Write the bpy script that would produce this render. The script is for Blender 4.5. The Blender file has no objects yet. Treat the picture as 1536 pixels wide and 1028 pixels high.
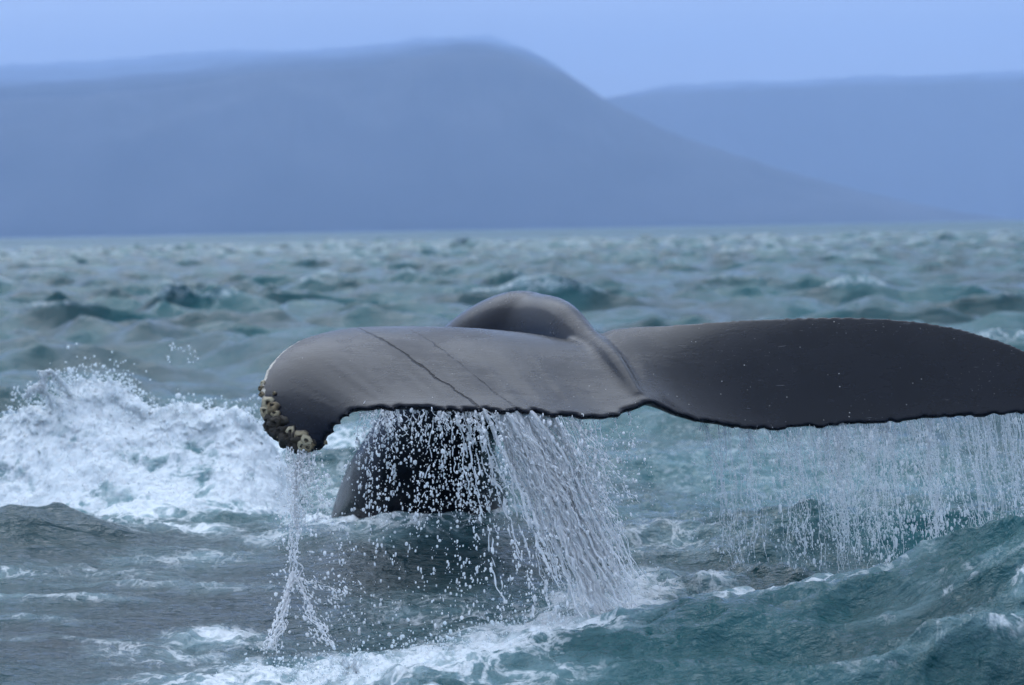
import bpy, math
import numpy as np
from mathutils import Matrix, Vector

rng = np.random.default_rng(7)
S = bpy.context.scene
COL = S.collection

# ------------------------------------------------------------------ camera
CAM_H = 2.0
FPX = 3014.0                     # focal length in photograph pixels (1536 wide)
PITCH, ROLL = math.radians(-3.25), math.radians(1.0)
C0 = np.array([0.0, 0.0, CAM_H])
F_ = np.array([0.0, math.cos(PITCH), math.sin(PITCH)])
R0 = np.array([1.0, 0.0, 0.0]); U0 = np.cross(R0, F_)
R_ = math.cos(ROLL) * R0 - math.sin(ROLL) * U0
U_ = math.cos(ROLL) * U0 + math.sin(ROLL) * R0
cam_d = bpy.data.cameras.new('camera')
cam = bpy.data.objects.new('camera', cam_d); COL.objects.link(cam)
cam.matrix_world = Matrix(((R_[0], U_[0], -F_[0], 0), (R_[1], U_[1], -F_[1], 0),
                           (R_[2], U_[2], -F_[2], CAM_H), (0, 0, 0, 1)))
cam_d.sensor_width = 36.0
cam_d.lens = 36.0 * FPX / 1536.0
cam_d.clip_start = 0.1; cam_d.clip_end = 60000.0
cam_d.dof.use_dof = True
cam_d.dof.focus_distance = 10.5
cam_d.dof.aperture_fstop = 2.0
S.camera = cam

# ------------------------------------------------------------------ light
SUN_EL, SUN_AZ = math.radians(50), math.radians(-22)      # azimuth from +Y towards +X
W = bpy.data.worlds.new('World'); S.world = W; W.use_nodes = True
nt = W.node_tree; nt.nodes.clear()
sky = nt.nodes.new('ShaderNodeTexSky'); sky.sky_type = 'NISHITA'; sky.sun_disc = False
sky.sun_elevation = SUN_EL; sky.sun_rotation = SUN_AZ
sky.air_density = 1.0; sky.dust_density = 1.0; sky.ozone_density = 1.0
hs = nt.nodes.new('ShaderNodeHueSaturation'); hs.inputs['Saturation'].default_value = 0.45
tint = nt.nodes.new('ShaderNodeMixRGB'); tint.blend_type = 'MIX'
tint.inputs[0].default_value = 0.8
tint.inputs[2].default_value = (7.3, 8.3, 9.9, 1)          # even overcast cloud deck
tcw = nt.nodes.new('ShaderNodeTexCoord')
mpw = nt.nodes.new('ShaderNodeMapping'); mpw.inputs['Scale'].default_value = (1.2, 1.2, 3.5)
nzw = nt.nodes.new('ShaderNodeTexNoise'); nzw.inputs['Scale'].default_value = 2.2
nzw.inputs['Detail'].default_value = 4
rmw = nt.nodes.new('ShaderNodeMapRange'); rmw.inputs[1].default_value = 0.3; rmw.inputs[2].default_value = 0.7
rmw.inputs[3].default_value = 0.74; rmw.inputs[4].default_value = 1.14
mulw = nt.nodes.new('ShaderNodeMixRGB'); mulw.blend_type = 'MULTIPLY'; mulw.inputs[0].default_value = 1
bg = nt.nodes.new('ShaderNodeBackground'); bg.inputs['Strength'].default_value = 0.112
wo = nt.nodes.new('ShaderNodeOutputWorld')
L = nt.links.new
L(sky.outputs[0], hs.inputs['Color']); L(hs.outputs[0], tint.inputs[1])
L(tcw.outputs['Generated'], mpw.inputs[0]); L(mpw.outputs[0], nzw.inputs[0])
L(nzw.outputs[0], rmw.inputs[0]); L(tint.outputs[0], mulw.inputs[1]); L(rmw.outputs[0], mulw.inputs[2])
sxyz = nt.nodes.new('ShaderNodeSeparateXYZ'); L(tcw.outputs['Generated'], sxyz.inputs[0])
zen = nt.nodes.new('ShaderNodeMapRange'); zen.inputs[1].default_value = 0.0; zen.inputs[2].default_value = 1.0
zen.inputs[3].default_value = 1.0; zen.inputs[4].default_value = 1.8
L(sxyz.outputs[2], zen.inputs[0])
mul2 = nt.nodes.new('ShaderNodeMixRGB'); mul2.blend_type = 'MULTIPLY'; mul2.inputs[0].default_value = 1
L(mulw.outputs[0], mul2.inputs[1]); L(zen.outputs[0], mul2.inputs[2])
L(mul2.outputs[0], bg.inputs[0]); L(bg.outputs[0], wo.inputs[0])

sun_d = bpy.data.lights.new('sun', 'SUN'); sun_d.energy = 0.75; sun_d.angle = math.radians(50)
sun_d.color = (0.92, 0.96, 1.0)
sun = bpy.data.objects.new('sun', sun_d); COL.objects.link(sun)
sdir = Vector((math.cos(SUN_EL) * math.sin(SUN_AZ), math.cos(SUN_EL) * math.cos(SUN_AZ), math.sin(SUN_EL)))
sun.rotation_euler = sdir.to_track_quat('Z', 'Y').to_euler()
sun.location = (0, 0, 50)

S.view_settings.view_transform = 'Standard'; S.view_settings.look = 'None'
S.view_settings.exposure = 0.46; S.view_settings.gamma = 1.0
S.view_settings.use_curve_mapping = False
S.render.engine = 'CYCLES'
S.cycles.use_denoising = True
S.cycles.max_bounces = 6; S.cycles.volume_bounces = 1; S.cycles.transmission_bounces = 4
S.cycles.transparent_max_bounces = 24; S.cycles.diffuse_bounces = 4; S.cycles.glossy_bounces = 2
S.cycles.sample_clamp_indirect = 6.0

# ------------------------------------------------------------------ helpers
def P(px, py, d):
    """point seen at photograph pixel (px, py) at distance d along the view axis"""
    px = np.asarray(px, float); py = np.asarray(py, float); d = np.asarray(d, float)
    return C0 + d[..., None] * (F_ + ((px - 768) / FPX)[..., None] * R_ + ((514 - py) / FPX)[..., None] * U_)

def G(px, py, z=0.0):
    """point of the flat water level seen at a pixel"""
    v = F_ + ((px - 768) / FPX) * R_ + ((514 - py) / FPX) * U_
    t = (z - CAM_H) / v[2]
    return C0 + t * v

PERM = np.random.default_rng(3).permutation(256)
PERM = np.concatenate([PERM, PERM, PERM])
GR = np.random.default_rng(4).normal(size=(256, 3)); GR /= np.linalg.norm(GR, axis=1)[:, None]
def perlin(p):
    p = np.asarray(p, float)
    i = np.floor(p).astype(int); f = p - i; i &= 255
    u = f * f * f * (f * (f * 6 - 15) + 10)
    out = 0
    for dx in (0, 1):
        wx = u[:, 0] if dx else 1 - u[:, 0]
        for dy in (0, 1):
            wy = u[:, 1] if dy else 1 - u[:, 1]
            for dz in (0, 1):
                wz = u[:, 2] if dz else 1 - u[:, 2]
                h = PERM[PERM[PERM[i[:, 0] + dx] + i[:, 1] + dy] + i[:, 2] + dz]
                g = GR[h]
                out = out + wx * wy * wz * (g[:, 0] * (f[:, 0] - dx) + g[:, 1] * (f[:, 1] - dy) + g[:, 2] * (f[:, 2] - dz))
    return out * 1.6
def fbm(p, oct=4, gain=0.5, ridged=False):
    p = np.asarray(p, float); a, s, n = 1.0, 0.0, 0.0
    for k in range(oct):
        v = perlin(p * 2.03 ** k + 17.3 * k)
        if ridged: v = 1 - 2 * np.abs(v)
        s = s + a * v; n += a; a *= gain
    return s / n
def sm(a, b, x):
    t = np.clip((x - a) / (b - a), 0, 1); return t * t * (3 - 2 * t)

def mesh_obj(name, v, quads=None, tris=None, mat=None, parent=None, smooth=True, loc=None):
    v = np.asarray(v, np.float32)
    if loc is not None: v = v - np.asarray(loc, np.float32)
    me = bpy.data.meshes.new(name)
    faces = []
    nq = 0 if quads is None else len(quads); ntr = 0 if tris is None else len(tris)
    me.vertices.add(len(v)); me.vertices.foreach_set('co', v.ravel())
    me.loops.add(nq * 4 + ntr * 3); me.polygons.add(nq + ntr)
    idx = np.concatenate([np.asarray(a, np.int32).ravel() for a in (quads, tris) if a is not None])
    me.loops.foreach_set('vertex_index', idx)
    st = np.concatenate([np.arange(nq) * 4, nq * 4 + np.arange(ntr) * 3]).astype(np.int32)
    me.polygons.foreach_set('loop_start', st)
    me.update(calc_edges=True); me.validate()
    me.polygons.foreach_set('use_smooth', np.full(len(me.polygons), smooth))
    if mat: me.materials.append(mat)
    o = bpy.data.objects.new(name, me); COL.objects.link(o)
    if loc is not None: o.location = tuple(float(x) for x in loc)
    if parent: o.parent = parent
    return o
def attr(o, name, val):
    a = o.data.attributes.new(name, 'FLOAT', 'POINT'); a.data.foreach_set('value', np.asarray(val, np.float32))
def grid_quads(n, m, off=0):
    i = np.arange(n - 1)[:, None] * m + np.arange(m - 1)[None, :]
    return (np.stack([i, i + 1, i + m + 1, i + m], -1).reshape(-1, 4) + off)
def catmull(pts, n):
    pts = np.asarray(pts, float)
    p = np.vstack([2 * pts[0] - pts[1], pts, 2 * pts[-1] - pts[-2]])
    t = np.linspace(0, len(pts) - 1 - 1e-9, n); k = t.astype(int); f = (t - k)[:, None]
    a, b, c, d = p[k], p[k + 1], p[k + 2], p[k + 3]
    return 0.5 * (2 * b + (c - a) * f + (2 * a - 5 * b + 4 * c - d) * f ** 2 + (3 * b - a - 3 * c + d) * f ** 3)
def tag(o, label=None, cat=None, kind=None, group=None):
    if label: o['label'] = label
    if cat: o['category'] = cat
    if kind: o['kind'] = kind
    if group: o['group'] = group
    return o

class NT:
    """small node-tree builder"""
    def __init__(s, name):
        s.m = bpy.data.materials.new(name); s.m.use_nodes = True
        s.t = s.m.node_tree; s.t.nodes.clear()
        s.out = s.t.nodes.new('ShaderNodeOutputMaterial')
    def n(s, typ, **kw):
        nd = s.t.nodes.new('ShaderNode' + typ)
        for k, v in kw.items():
            k2 = k.replace('_', ' ')
            if k.startswith('i') and k[1:].isdigit(): s.put(nd.inputs[int(k[1:])], v)
            elif k2 in nd.inputs: s.put(nd.inputs[k2], v)
            else: setattr(nd, k, v)
        return nd
    def put(s, inp, v):
        if isinstance(v, bpy.types.NodeSocket): s.t.links.new(v, inp)
        elif isinstance(v, bpy.types.Node): s.t.links.new(v.outputs[0], inp)
        else: inp.default_value = v
    def math(s, op, a, b=None, c=None, clamp=False):
        nd = s.t.nodes.new('ShaderNodeMath'); nd.operation = op; nd.use_clamp = clamp
        s.put(nd.inputs[0], a)
        if b is not None: s.put(nd.inputs[1], b)
        if c is not None: s.put(nd.inputs[2], c)
        return nd.outputs[0]
    def rng(s, x, a, b, c=0.0, d=1.0, smooth=True):
        nd = s.t.nodes.new('ShaderNodeMapRange'); nd.interpolation_type = 'SMOOTHSTEP' if smooth else 'LINEAR'
        s.put(nd.inputs[0], x)
        for i, v in enumerate((a, b, c, d)): s.put(nd.inputs[i + 1], v)
        return nd.outputs[0]
    def mix(s, f, a, b):
        nd = s.t.nodes.new('ShaderNodeMixRGB'); s.put(nd.inputs[0], f); s.put(nd.inputs[1], a); s.put(nd.inputs[2], b)
        return nd.outputs[0]
    def noise(s, co, scale, detail=4, rough=0.55, dist=0.0):
        nd = s.n('TexNoise', Vector=co, Scale=scale, Detail=detail, Roughness=rough, Distortion=dist)
        return nd.outputs[0]
    def mapping(s, co, scale=(1, 1, 1), rot=(0, 0, 0)):
        return s.n('Mapping', Vector=co, Scale=scale, Rotation=rot).outputs[0]

# ------------------------------------------------------------------ sea
WAVES = []
wr = np.random.default_rng(21)
lam = np.exp(wr.uniform(math.log(0.25), math.log(9.0), 110))
for l in lam:
    th = math.radians(-105) + wr.normal(0, 0.8)
    k = 2 * math.pi / l
    steep = 0.088 if 0.7 < l < 3.6 else 0.065
    if l > 5: steep *= 0.55
    if l < 0.5: steep *= 0.8
    WAVES.append((k, th, wr.uniform(0, 6.28), steep * wr.uniform(0.5, 1.3) / k, l))

def ell(x, y, cx, cy, rx, ry, ang=0.0):
    c, s = math.cos(ang), math.sin(ang)
    dx, dy = x - cx, y - cy
    u, v = (c * dx + s * dy) / rx, (-s * dx + c * dy) / ry
    return np.exp(-(u * u + v * v))

# swells and hollows near the whale: (px, py) on the water level, radii in metres, height
BUMPS = [
    (P(1340, 810, 9.8), 1.15, 0.55, 0.26, 0.08),      # swell under the right fluke
    (P(1120, 840, 10.1), 0.9, 0.60, 0.08, 0.2),
    (P(1650, 830, 9.6), 0.9, 0.6, -0.12, 0.0),
    (G(60, 830), 1.1, 0.45, 0.16, 0.0),              # small dark wave on the left
    (G(640, 815), 1.0, 0.8, 0.22, 0.0),              # bulge pushed up by the tail stock
    (G(430, 950), 1.6, 0.8, -0.10, 0.0),
    (G(1000, 930), 1.2, 0.5, -0.06, 0.0),
    (P(1500, 1000, 8.6), 0.5, 0.25, 0.03, 0.0),
]
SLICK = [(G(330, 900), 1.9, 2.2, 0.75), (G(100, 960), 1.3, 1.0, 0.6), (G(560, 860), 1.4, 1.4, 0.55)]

def sea(x, y, spacing=None, chop=True):
    r = np.hypot(x, y)
    dx = np.zeros_like(x); dy = np.zeros_like(x); z = np.zeros_like(x)
    damp = np.ones_like(x)
    for c, rx, ry, w in SLICK:
        damp = damp - w * ell(x, y, c[0], c[1], rx, ry)
    damp = np.clip(damp, 0.18, 1)
    grp = 0.80 + 0.40 * np.sin(x * 0.31 + 1.3 * np.sin(y * 0.17)) * np.sin(y * 0.23 + 0.7) + 0.35 * np.sin(x * 0.083 + 0.9 * np.sin(y * 0.051 + 2)) * np.sin(y * 0.061 + 1.1)
    grow = 0.60 + 0.40 * sm(13, 30, r) + 0.22 * sm(0.3, 1.5, x) * (1 - sm(11, 16, r))
    for k, th, ph, a, l in WAVES:
        w = 1.0 if spacing is None else sm(1.7, 3.2, l / spacing)
        am = a * w * grow
        if l > 2.5: am = am * (1 + 1.0 * sm(70, 250, r))
        am = am * (damp if l < 4 else np.sqrt(damp)) * (grp if l < 3 else 1.0)
        arg = k * (x * math.cos(th) + y * math.sin(th)) + ph
        z = z + am * np.cos(arg)
        if chop:
            q = 0.9
            s = am * q * np.sin(arg)
            dx = dx - s * math.cos(th); dy = dy - s * math.sin(th)
    fade = 1 - sm(3000, 8000, r)
    z = z * fade
    for c, rx, ry, h, ang in BUMPS:
        z = z + h * ell(x, y, c[0], c[1], rx, ry, ang)
    return x + dx * fade, y + dy * fade, z

# white water lying on the sea: (point, rx, ry, weight)
FOAM = []
def fo(px, py, rx, ry, w, ang=0.0): FOAM.append((G(px, py), rx, ry, w, ang))
def fod(px, py, d, rx, ry, w, ang=0.0): FOAM.append((P(px, py, d), rx, ry, w, ang))
for a in [(120, 690, 1.7, 2.6, 1.0), (330, 680, 1.3, 2.2, 0.95), (20, 740, 1.2, 1.3, 0.55), (230, 740, 1.0, 0.9, 0.75),
          (220, 785, 0.42, 0.4, 0.95), (300, 805, 0.35, 0.22, 0.8), (120, 800, 0.6, 0.18, 0.6), (370, 760, 0.8, 0.8, 0.6),
          (500, 740, 0.7, 0.8, 0.5), (600, 805, 0.6, 0.7, 0.85), (700, 795, 0.5, 0.6, 0.85), (530, 780, 0.45, 0.6, 0.85), (760, 790, 0.35, 0.5, 0.75), (520, 800, 0.6, 0.6, 0.45),
          (330, 940, 0.28, 0.22, 0.75), (300, 850, 0.5, 0.3, 0.48), (180, 870, 0.5, 0.25, 0.42), (60, 930, 0.4, 0.1, 0.4),
          (90, 905, 0.5, 0.12, 0.5), (230, 885, 0.45, 0.12, 0.5), (170, 950, 0.6, 0.1, 0.46), (30, 880, 0.4, 0.12, 0.5), (340, 885, 0.4, 0.14, 0.5), (420, 830, 0.4, 0.25, 0.5), (440, 985, 0.45, 0.5, 0.78), (350, 1005, 0.55, 0.4, 0.7), (540, 990, 0.4, 0.5, 0.85), (640, 980, 0.4, 0.5, 0.85), (430, 1040, 0.6, 0.35, 0.7), (600, 1045, 0.6, 0.3, 0.66),
          (740, 955, 0.4, 0.5, 0.85), (830, 935, 0.4, 0.5, 0.9), (900, 905, 0.36, 0.6, 0.92), (940, 880, 0.3, 0.5, 0.8), (770, 1000, 0.4, 0.3, 0.55), (250, 960, 0.5, 0.35, 0.5),
          (680, 905, 0.6, 0.5, 0.5), (980, 830, 0.5, 0.6, 0.5), (560, 1015, 0.9, 0.2, 0.6), (130, 1020, 0.5, 0.1, 0.55),
          (1110, 914, 0.09, 0.07, 0.95), (1060, 875, 0.16, 0.2, 0.62), (1240, 925, 0.10, 0.06, 0.6), (1000, 640, 3, 4, 0.35),
          (1510, 985, 0.22, 0.16, 0.62), (1470, 1010, 0.35, 0.15, 0.5), (1370, 1000, 0.25, 0.15, 0.42), (1300, 1015, 0.4, 0.12, 0.42),
          (980, 800, 0.4, 1.0, 0.4), (1150, 700, 2.5, 3.0, 0.38), (900, 700, 2.0, 3.0, 0.3)]:
    fo(*a)
for a in [(1330, 782, 10.45, 0.9, 0.35, 0.62), (1480, 790, 10.35, 0.6, 0.35, 0.62), (1100, 815, 10.4, 0.5, 0.4, 0.7),
          (1200, 800, 10.3, 0.5, 0.35, 0.6), (1440, 820, 9.6, 0.5, 0.12, 0.4), (1340, 805, 9.5, 0.5, 0.05, 0.45)]:
    fod(*a)

def foam_at(x, y):
    f = np.zeros_like(x)
    for c, rx, ry, w, ang in FOAM:
        f = np.maximum(f, w * ell(x, y, c[0], c[1], rx * 1.25, ry * 1.25, ang))
    return f

rows = [0.4, 1.2, 2.5, 4.0, 5.2, 6.2, 6.9]
while rows[-1] < 24000:
    r = rows[-1]
    if r < 20: st = max(0.022, r * 0.0030)
    elif r < 320: st = r * 0.0050
    elif r < 900: st = r * 0.012
    elif r < 1500: st = r * 0.02
    else: st = r * 0.07
    rows.append(r + st)
rows = np.array(rows)
front = np.linspace(-20, 20, 620)
side = np.concatenate([np.linspace(20, 40, 50)[1:], np.linspace(40, 180, 50)[1:]])
ang = np.radians(np.concatenate([-side[::-1], front, side]))
RR, AA = np.meshgrid(rows, ang, indexing='ij')
X, Y = (RR * np.sin(AA)).ravel(), (RR * np.cos(AA)).ravel()
spc = np.maximum(np.gradient(rows)[:, None], RR * np.abs(np.gradient(ang))[None, :]).ravel()
foamv = foam_at(X, Y)
sx, sy, sz = sea(X, Y, spc)
rr0 = RR.ravel()
sg = sz[(rr0 > 16) & (rr0 < 80) & (np.abs(AA.ravel()) < 0.3)].std()
foamv = np.maximum(foamv, 0.50 * sm(1.6, 2.9, sz / sg) * sm(13, 18, rr0) * (1 - sm(300, 900, rr0)))
near = np.where((foamv > 0.12) & (RR.ravel() < 40))[0]
pn = np.stack([X[near], Y[near], np.zeros(len(near))], -1)
lump = fbm(pn * np.array([2.2, 1.6, 1]), 4, 0.55, True) * 0.07 + fbm(pn * 9 + 5, 3, 0.55) * 0.03
sz[near] += (lump - 0.0) * sm(0.12, 0.8, foamv[near])
nr_ = np.where(RR.ravel() < 22)[0]
pn = np.stack([X[nr_], Y[nr_], np.zeros(len(nr_))], -1)
rot = np.array([[0.96, 0.28, 0], [-0.28, 0.96, 0], [0, 0, 1]])
pr = pn @ rot.T
rip = 0.050 * fbm(pr * np.array([1.5, 2.6, 1]), 4, 0.55, True) + 0.030 * fbm(pr * np.array([5, 9.0, 1]) + 3, 3, 0.6)
dm = np.ones(len(nr_))
for c, rx, ry, w in SLICK: dm = dm - 0.8 * w * ell(pn[:, 0], pn[:, 1], c[0], c[1], rx, ry)
sz[nr_] += rip * np.clip(dm, 0.3, 1) * (1 + 0.5 * sm(0.2, 1.2, pn[:, 0])) * (1 - sm(14, 22, RR.ravel()[nr_]))
v = np.stack([sx, sy, sz], -1)
nr, nc = len(rows), len(ang)

m = NT('sea_water')
tc = m.n('TexCoord').outputs['Object']
fa = m.n('Attribute', attribute_name='foam').outputs['Fac']
# ripples
co1 = m.mapping(tc, (1.0, 1.6, 1.0), (0, 0, 0.25))
n1 = m.noise(co1, 3.2, 5, 0.6, 0.4)
n2 = m.noise(m.mapping(tc, (1, 2.2, 1), (0, 0, -0.3)), 14.0, 4, 0.6, 0.3)
faa = m.n('Attribute', attribute_name='far').outputs['Fac']
n0 = m.noise(m.mapping(tc, (1, 0.8, 1)), 0.4, 4, 0.6)
bh = m.math('ADD', m.math('ADD', m.math('MULTIPLY', m.math('MULTIPLY', n0, faa), 22.0), m.math('MULTIPLY', n1, 0.34)), m.math('MULTIPLY', n2, 0.11))
# foam pattern: lace + streaks
fn1 = m.noise(m.mapping(tc, (1, 0.7, 1)), 4.2, 6, 0.62, 0.8)
fn2 = m.noise(m.mapping(tc, (1, 0.6, 1), (0, 0, 0.4)), 13.0, 5, 0.62, 0.5)
lace = m.math('ABSOLUTE', m.math('SUBTRACT', fn1, 0.5))
lace = m.rng(lace, 0.0, 0.09, 1.0, 0.0)
pat = m.math('ADD', m.math('MULTIPLY', lace, 0.45), m.math('MULTIPLY', fn2, 0.9))
# coverage grows with the attribute
thr = m.rng(fa, 0.0, 1.0, 1.25, -0.15, smooth=False)
fm = m.rng(m.math('SUBTRACT', pat, thr), -0.02, 0.70)
speck = m.rng(m.noise(tc, 26, 5, 0.65), 0.5, 0.72)
fm = m.math('MULTIPLY', fm, m.math('ADD', 0.72, m.math('MULTIPLY', speck, 0.4)), clamp=True)
# aerated milky water under the foam
milk = m.rng(m.math('ADD', fa, m.math('MULTIPLY', m.math('SUBTRACT', n1, 0.5), 0.9)), 0.1, 1.0, 0.0, 0.65)
big = m.noise(tc, 0.35, 3, 0.5)
deep = m.mix(m.rng(big, 0.35, 0.65), (0.003, 0.042, 0.047, 1), (0.007, 0.086, 0.093, 1))
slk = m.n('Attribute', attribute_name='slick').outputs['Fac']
deep = m.mix(slk, deep, (0.009, 0.014, 0.021, 1))            # dark grey painted in for the whale's reflection and its body below
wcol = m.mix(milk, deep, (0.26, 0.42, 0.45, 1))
rp = m.n('Attribute', attribute_name='ripple').outputs['Fac']
bmp = m.n('Bump', Strength=m.math('MULTIPLY', rp, 0.9), Distance=0.22, Height=bh)
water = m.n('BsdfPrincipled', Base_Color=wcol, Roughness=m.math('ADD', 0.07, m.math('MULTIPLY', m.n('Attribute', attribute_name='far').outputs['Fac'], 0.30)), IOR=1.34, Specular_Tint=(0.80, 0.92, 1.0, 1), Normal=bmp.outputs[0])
fb = m.n('Bump', Strength=0.7, Distance=0.03, Height=m.math('ADD', fn2, m.math('MULTIPLY', speck, 0.5)))
foam = m.n('BsdfPrincipled', Base_Color=(0.86, 0.89, 0.90, 1), Roughness=0.6, Normal=fb.outputs[0])
mx = m.n('MixShader', i0=fm, i1=water.outputs[0], i2=foam.outputs[0])
m.t.links.new(mx.outputs[0], m.out.inputs[0])
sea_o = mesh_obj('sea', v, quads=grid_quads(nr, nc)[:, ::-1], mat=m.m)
attr(sea_o, 'foam', foamv)
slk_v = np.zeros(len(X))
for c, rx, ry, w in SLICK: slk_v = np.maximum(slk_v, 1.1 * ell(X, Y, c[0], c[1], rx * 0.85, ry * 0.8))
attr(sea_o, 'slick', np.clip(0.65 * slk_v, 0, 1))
attr(sea_o, 'far', 0.25 * sm(15, 80, RR.ravel()) + 0.75 * sm(80, 600, RR.ravel()))
attr(sea_o, 'ripple', 1.0 - 0.70 * sm(20, 200, RR.ravel()))
tag(sea_o, kind='structure')

def sea_z(x, y):
    return sea(np.atleast_1d(np.asarray(x, float)), np.atleast_1d(np.asarray(y, float)), np.full(np.size(x), 0.05), False)[2]

# ------------------------------------------------------------------ mountains
mm = NT('mountain_slope')
tcm = mm.n('TexCoord').outputs['Object']
nz = mm.noise(mm.mapping(tcm, (1, 1, 0.5)), 0.0022, 6, 0.65)
mcol = mm.mix(mm.rng(nz, 0.35, 0.65), (0.006, 0.014, 0.022, 1), (0.030, 0.040, 0.052, 1))
mp = mm.n('BsdfPrincipled', Base_Color=mcol, Roughness=0.9)
mm.t.links.new(mp.outputs[0], mm.out.inputs[0])
def mountain(name, sil, d, depth, label, seed):
    sil = np.array(sil, float)
    n, k = 420, 40
    px = np.linspace(sil[0, 0], sil[-1, 0], n)
    py = np.interp(px, sil[:, 0], sil[:, 1])
    for _ in range(12): py[1:-1] = 0.25 * py[:-2] + 0.5 * py[1:-1] + 0.25 * py[2:]
    top = P(px, py, np.full(n, float(d)))
    h = np.maximum(top[:, 2], 2.0)
    prof_t = np.linspace(-1, 1, k)
    prof = np.clip(1 - np.abs(prof_t), 0, 1) ** 0.9
    yy = top[:, 1][:, None] + prof_t[None, :] * depth
    xx = np.repeat(top[:, 0][:, None], k, 1)
    p3 = np.stack([xx.ravel(), yy.ravel(), np.full(xx.size, seed * 50.0)], -1)
    nn = fbm(p3 / 600.0, 5, 0.5, True).reshape(n, k)
    zz = h[:, None] * prof[None, :] * (1 + 0.22 * nn * (1 - prof[None, :] ** 4)) + 10 * nn * prof[None, :]
    zz = zz - 3.0
    vv = np.stack([xx, yy, zz], -1).reshape(-1, 3)
    vv2 = vv.copy(); vv2[:, 2] = -3.2
    # close the underside so the ridge is a solid
    q = grid_quads(n, k)
    q2 = grid_quads(n, k, n * k)[:, ::-1]
    i = np.arange(n - 1); j = np.arange(k - 1); N = n * k
    e1 = np.stack([i * k, (i + 1) * k, (i + 1) * k + N, i * k + N], -1)
    e2 = np.stack([i * k + k - 1, i * k + k - 1 + N, (i + 1) * k + k - 1 + N, (i + 1) * k + k - 1], -1)
    e3 = np.stack([j, j + N, j + 1 + N, j + 1], -1)
    b = (n - 1) * k
    e4 = np.stack([b + j, b + j + 1, b + j + 1 + N, b + j + N], -1)
    o = mesh_obj(name, np.vstack([vv, vv2]), quads=np.vstack([q, q2, e1, e2, e3, e4])[:, ::-1], mat=mm.m,
                 loc=(float(top[n // 2, 0]), float(d), 0))
    tag(o, label, None, 'structure')
MAIN = [(-900, 190), (-300, 165), (-100, 155), (0, 148), (150, 140), (280, 124), (400, 108), (480, 104), (560, 98), (620, 86), (690, 76),
        (740, 78), (820, 98), (860, 115), (900, 147), (950, 172), (1000, 197), (1060, 218), (1150, 248), (1300, 292), (1480, 330)]
mountain('mountain', MAIN, 7600, 900, 'near blue mountain with a long slope falling to the right', 1)
RIDGE = [(-900, 172), (-300, 156), (-100, 148), (0, 142), (150, 134), (280, 120), (400, 106), (480, 102), (560, 96), (620, 84), (690, 73),
         (740, 76), (800, 92), (850, 118), (900, 160), (1000, 230), (1100, 300)]
for k, (d_, off) in enumerate([(8300, 4), (9100, 8), (10000, 12), (11200, 16), (13000, 21), (16000, 28), (20500, 36)]):
    lab = ['low ridge close behind the near mountain crest', 'first pale ridge rising behind the near mountain', 'second pale ridge behind the near mountain', 'third, fainter ridge behind the near mountain',
           'fourth, very faint ridge behind the near mountain', 'fifth, barely visible ridge behind the near mountain', 'farthest ridge melting into the sky behind the near mountain'][k]
    wig = np.random.default_rng(60 + k).normal(0, 3, len(RIDGE))
    mountain('mountain_ridge', [(x, y - off * np.interp(x, [0, 560, 800, 900], [1.25, 0.9, 0.6, 0.0]) + w_) for (x, y), w_ in zip(RIDGE, wig)], d_, 300, lab, 10 + k)
for k, (d_, off) in enumerate([(11500, 0), (14000, 6), (18500, 13)]):
    mountain('far_mountain', [(300, 190), (700, 160), (900, 146), (1000, 139 - off), (1100, 134 - off), (1250, 127 - off), (1400, 122 - off), (1536, 118 - off), (1800, 112 - off), (2300, 130 - off)], d_, 500,
             ['pale level ridge beyond the falling mountain slope', 'fainter level ridge just above the pale one', 'faintest level ridge under the cloudy sky'][k], 3 + k)

# haze: one closed box of air round the camera and everything in view
hz = NT('haze_air')
pv = hz.n('VolumePrincipled', Color=(0.48, 0.66, 1.0, 1), Density=0.000120, Anisotropy=0.0)
hz.t.links.new(pv.outputs[0], hz.out.inputs[1])
bxs = np.array([[x, y, z] for z in (-6, 2400.0) for y in (-25500, 25500) for x in (-25500, 25500)], float)
haze = mesh_obj('haze', bxs, quads=[[0, 2, 3, 1], [4, 5, 7, 6], [0, 1, 5, 4], [2, 6, 7, 3], [0, 4, 6, 2], [1, 3, 7, 5]], mat=hz.m, smooth=False)
tag(haze, 'thin blue sea haze in front of the mountains', None, 'stuff')

# ------------------------------------------------------------------ whale
LE = []; TE = []
LEFT = [  # leading edge (px,py,d), trailing edge (px,py,d) from the tip to the root
    ((452, 681, 10.30), (472, 678, 10.28)), ((424, 664, 10.34), (484, 664, 10.26)), ((403, 632, 10.42), (490, 648, 10.25)),
    ((391, 600, 10.52), (497, 634, 10.24)), ((393, 570, 10.66), (514, 620, 10.23)), ((412, 538, 10.84), (545, 608, 10.22)),
    ((452, 509, 11.02), (600, 608, 10.20)), ((520, 492, 11.22), (670, 610, 10.20)), ((610, 489, 11.32), (750, 612, 10.20)),
    ((700, 491, 11.36), (830, 617, 10.22)), ((790, 499, 11.38), (905, 620, 10.28)), ((850, 508, 11.36), (948, 611, 10.33)),
    ((885, 508, 11.34), (972, 599, 10.40))]
RIGHT = [
    ((915, 494, 11.30), (995, 606, 10.42)), ((950, 490, 11.25), (1025, 620, 10.46)), ((1010, 487, 11.18), (1070, 631, 10.52)), ((1090, 481, 11.08), (1140, 639, 10.56)),
    ((1200, 476, 11.00), (1230, 637, 10.58)), ((1300, 476, 10.94), (1330, 630, 10.58)), ((1400, 485, 10.88), (1430, 624, 10.56)),
    ((1480, 504, 10.80), (1510, 619, 10.54)), ((1540, 528, 10.72), (1565, 612, 10.52)), ((1592, 562, 10.64), (1605, 612, 10.52)),
    ((1622, 600, 10.56), (1628, 612, 10.53))]
ST = LEFT + RIGHT
NU, NV = 640, 56
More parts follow.
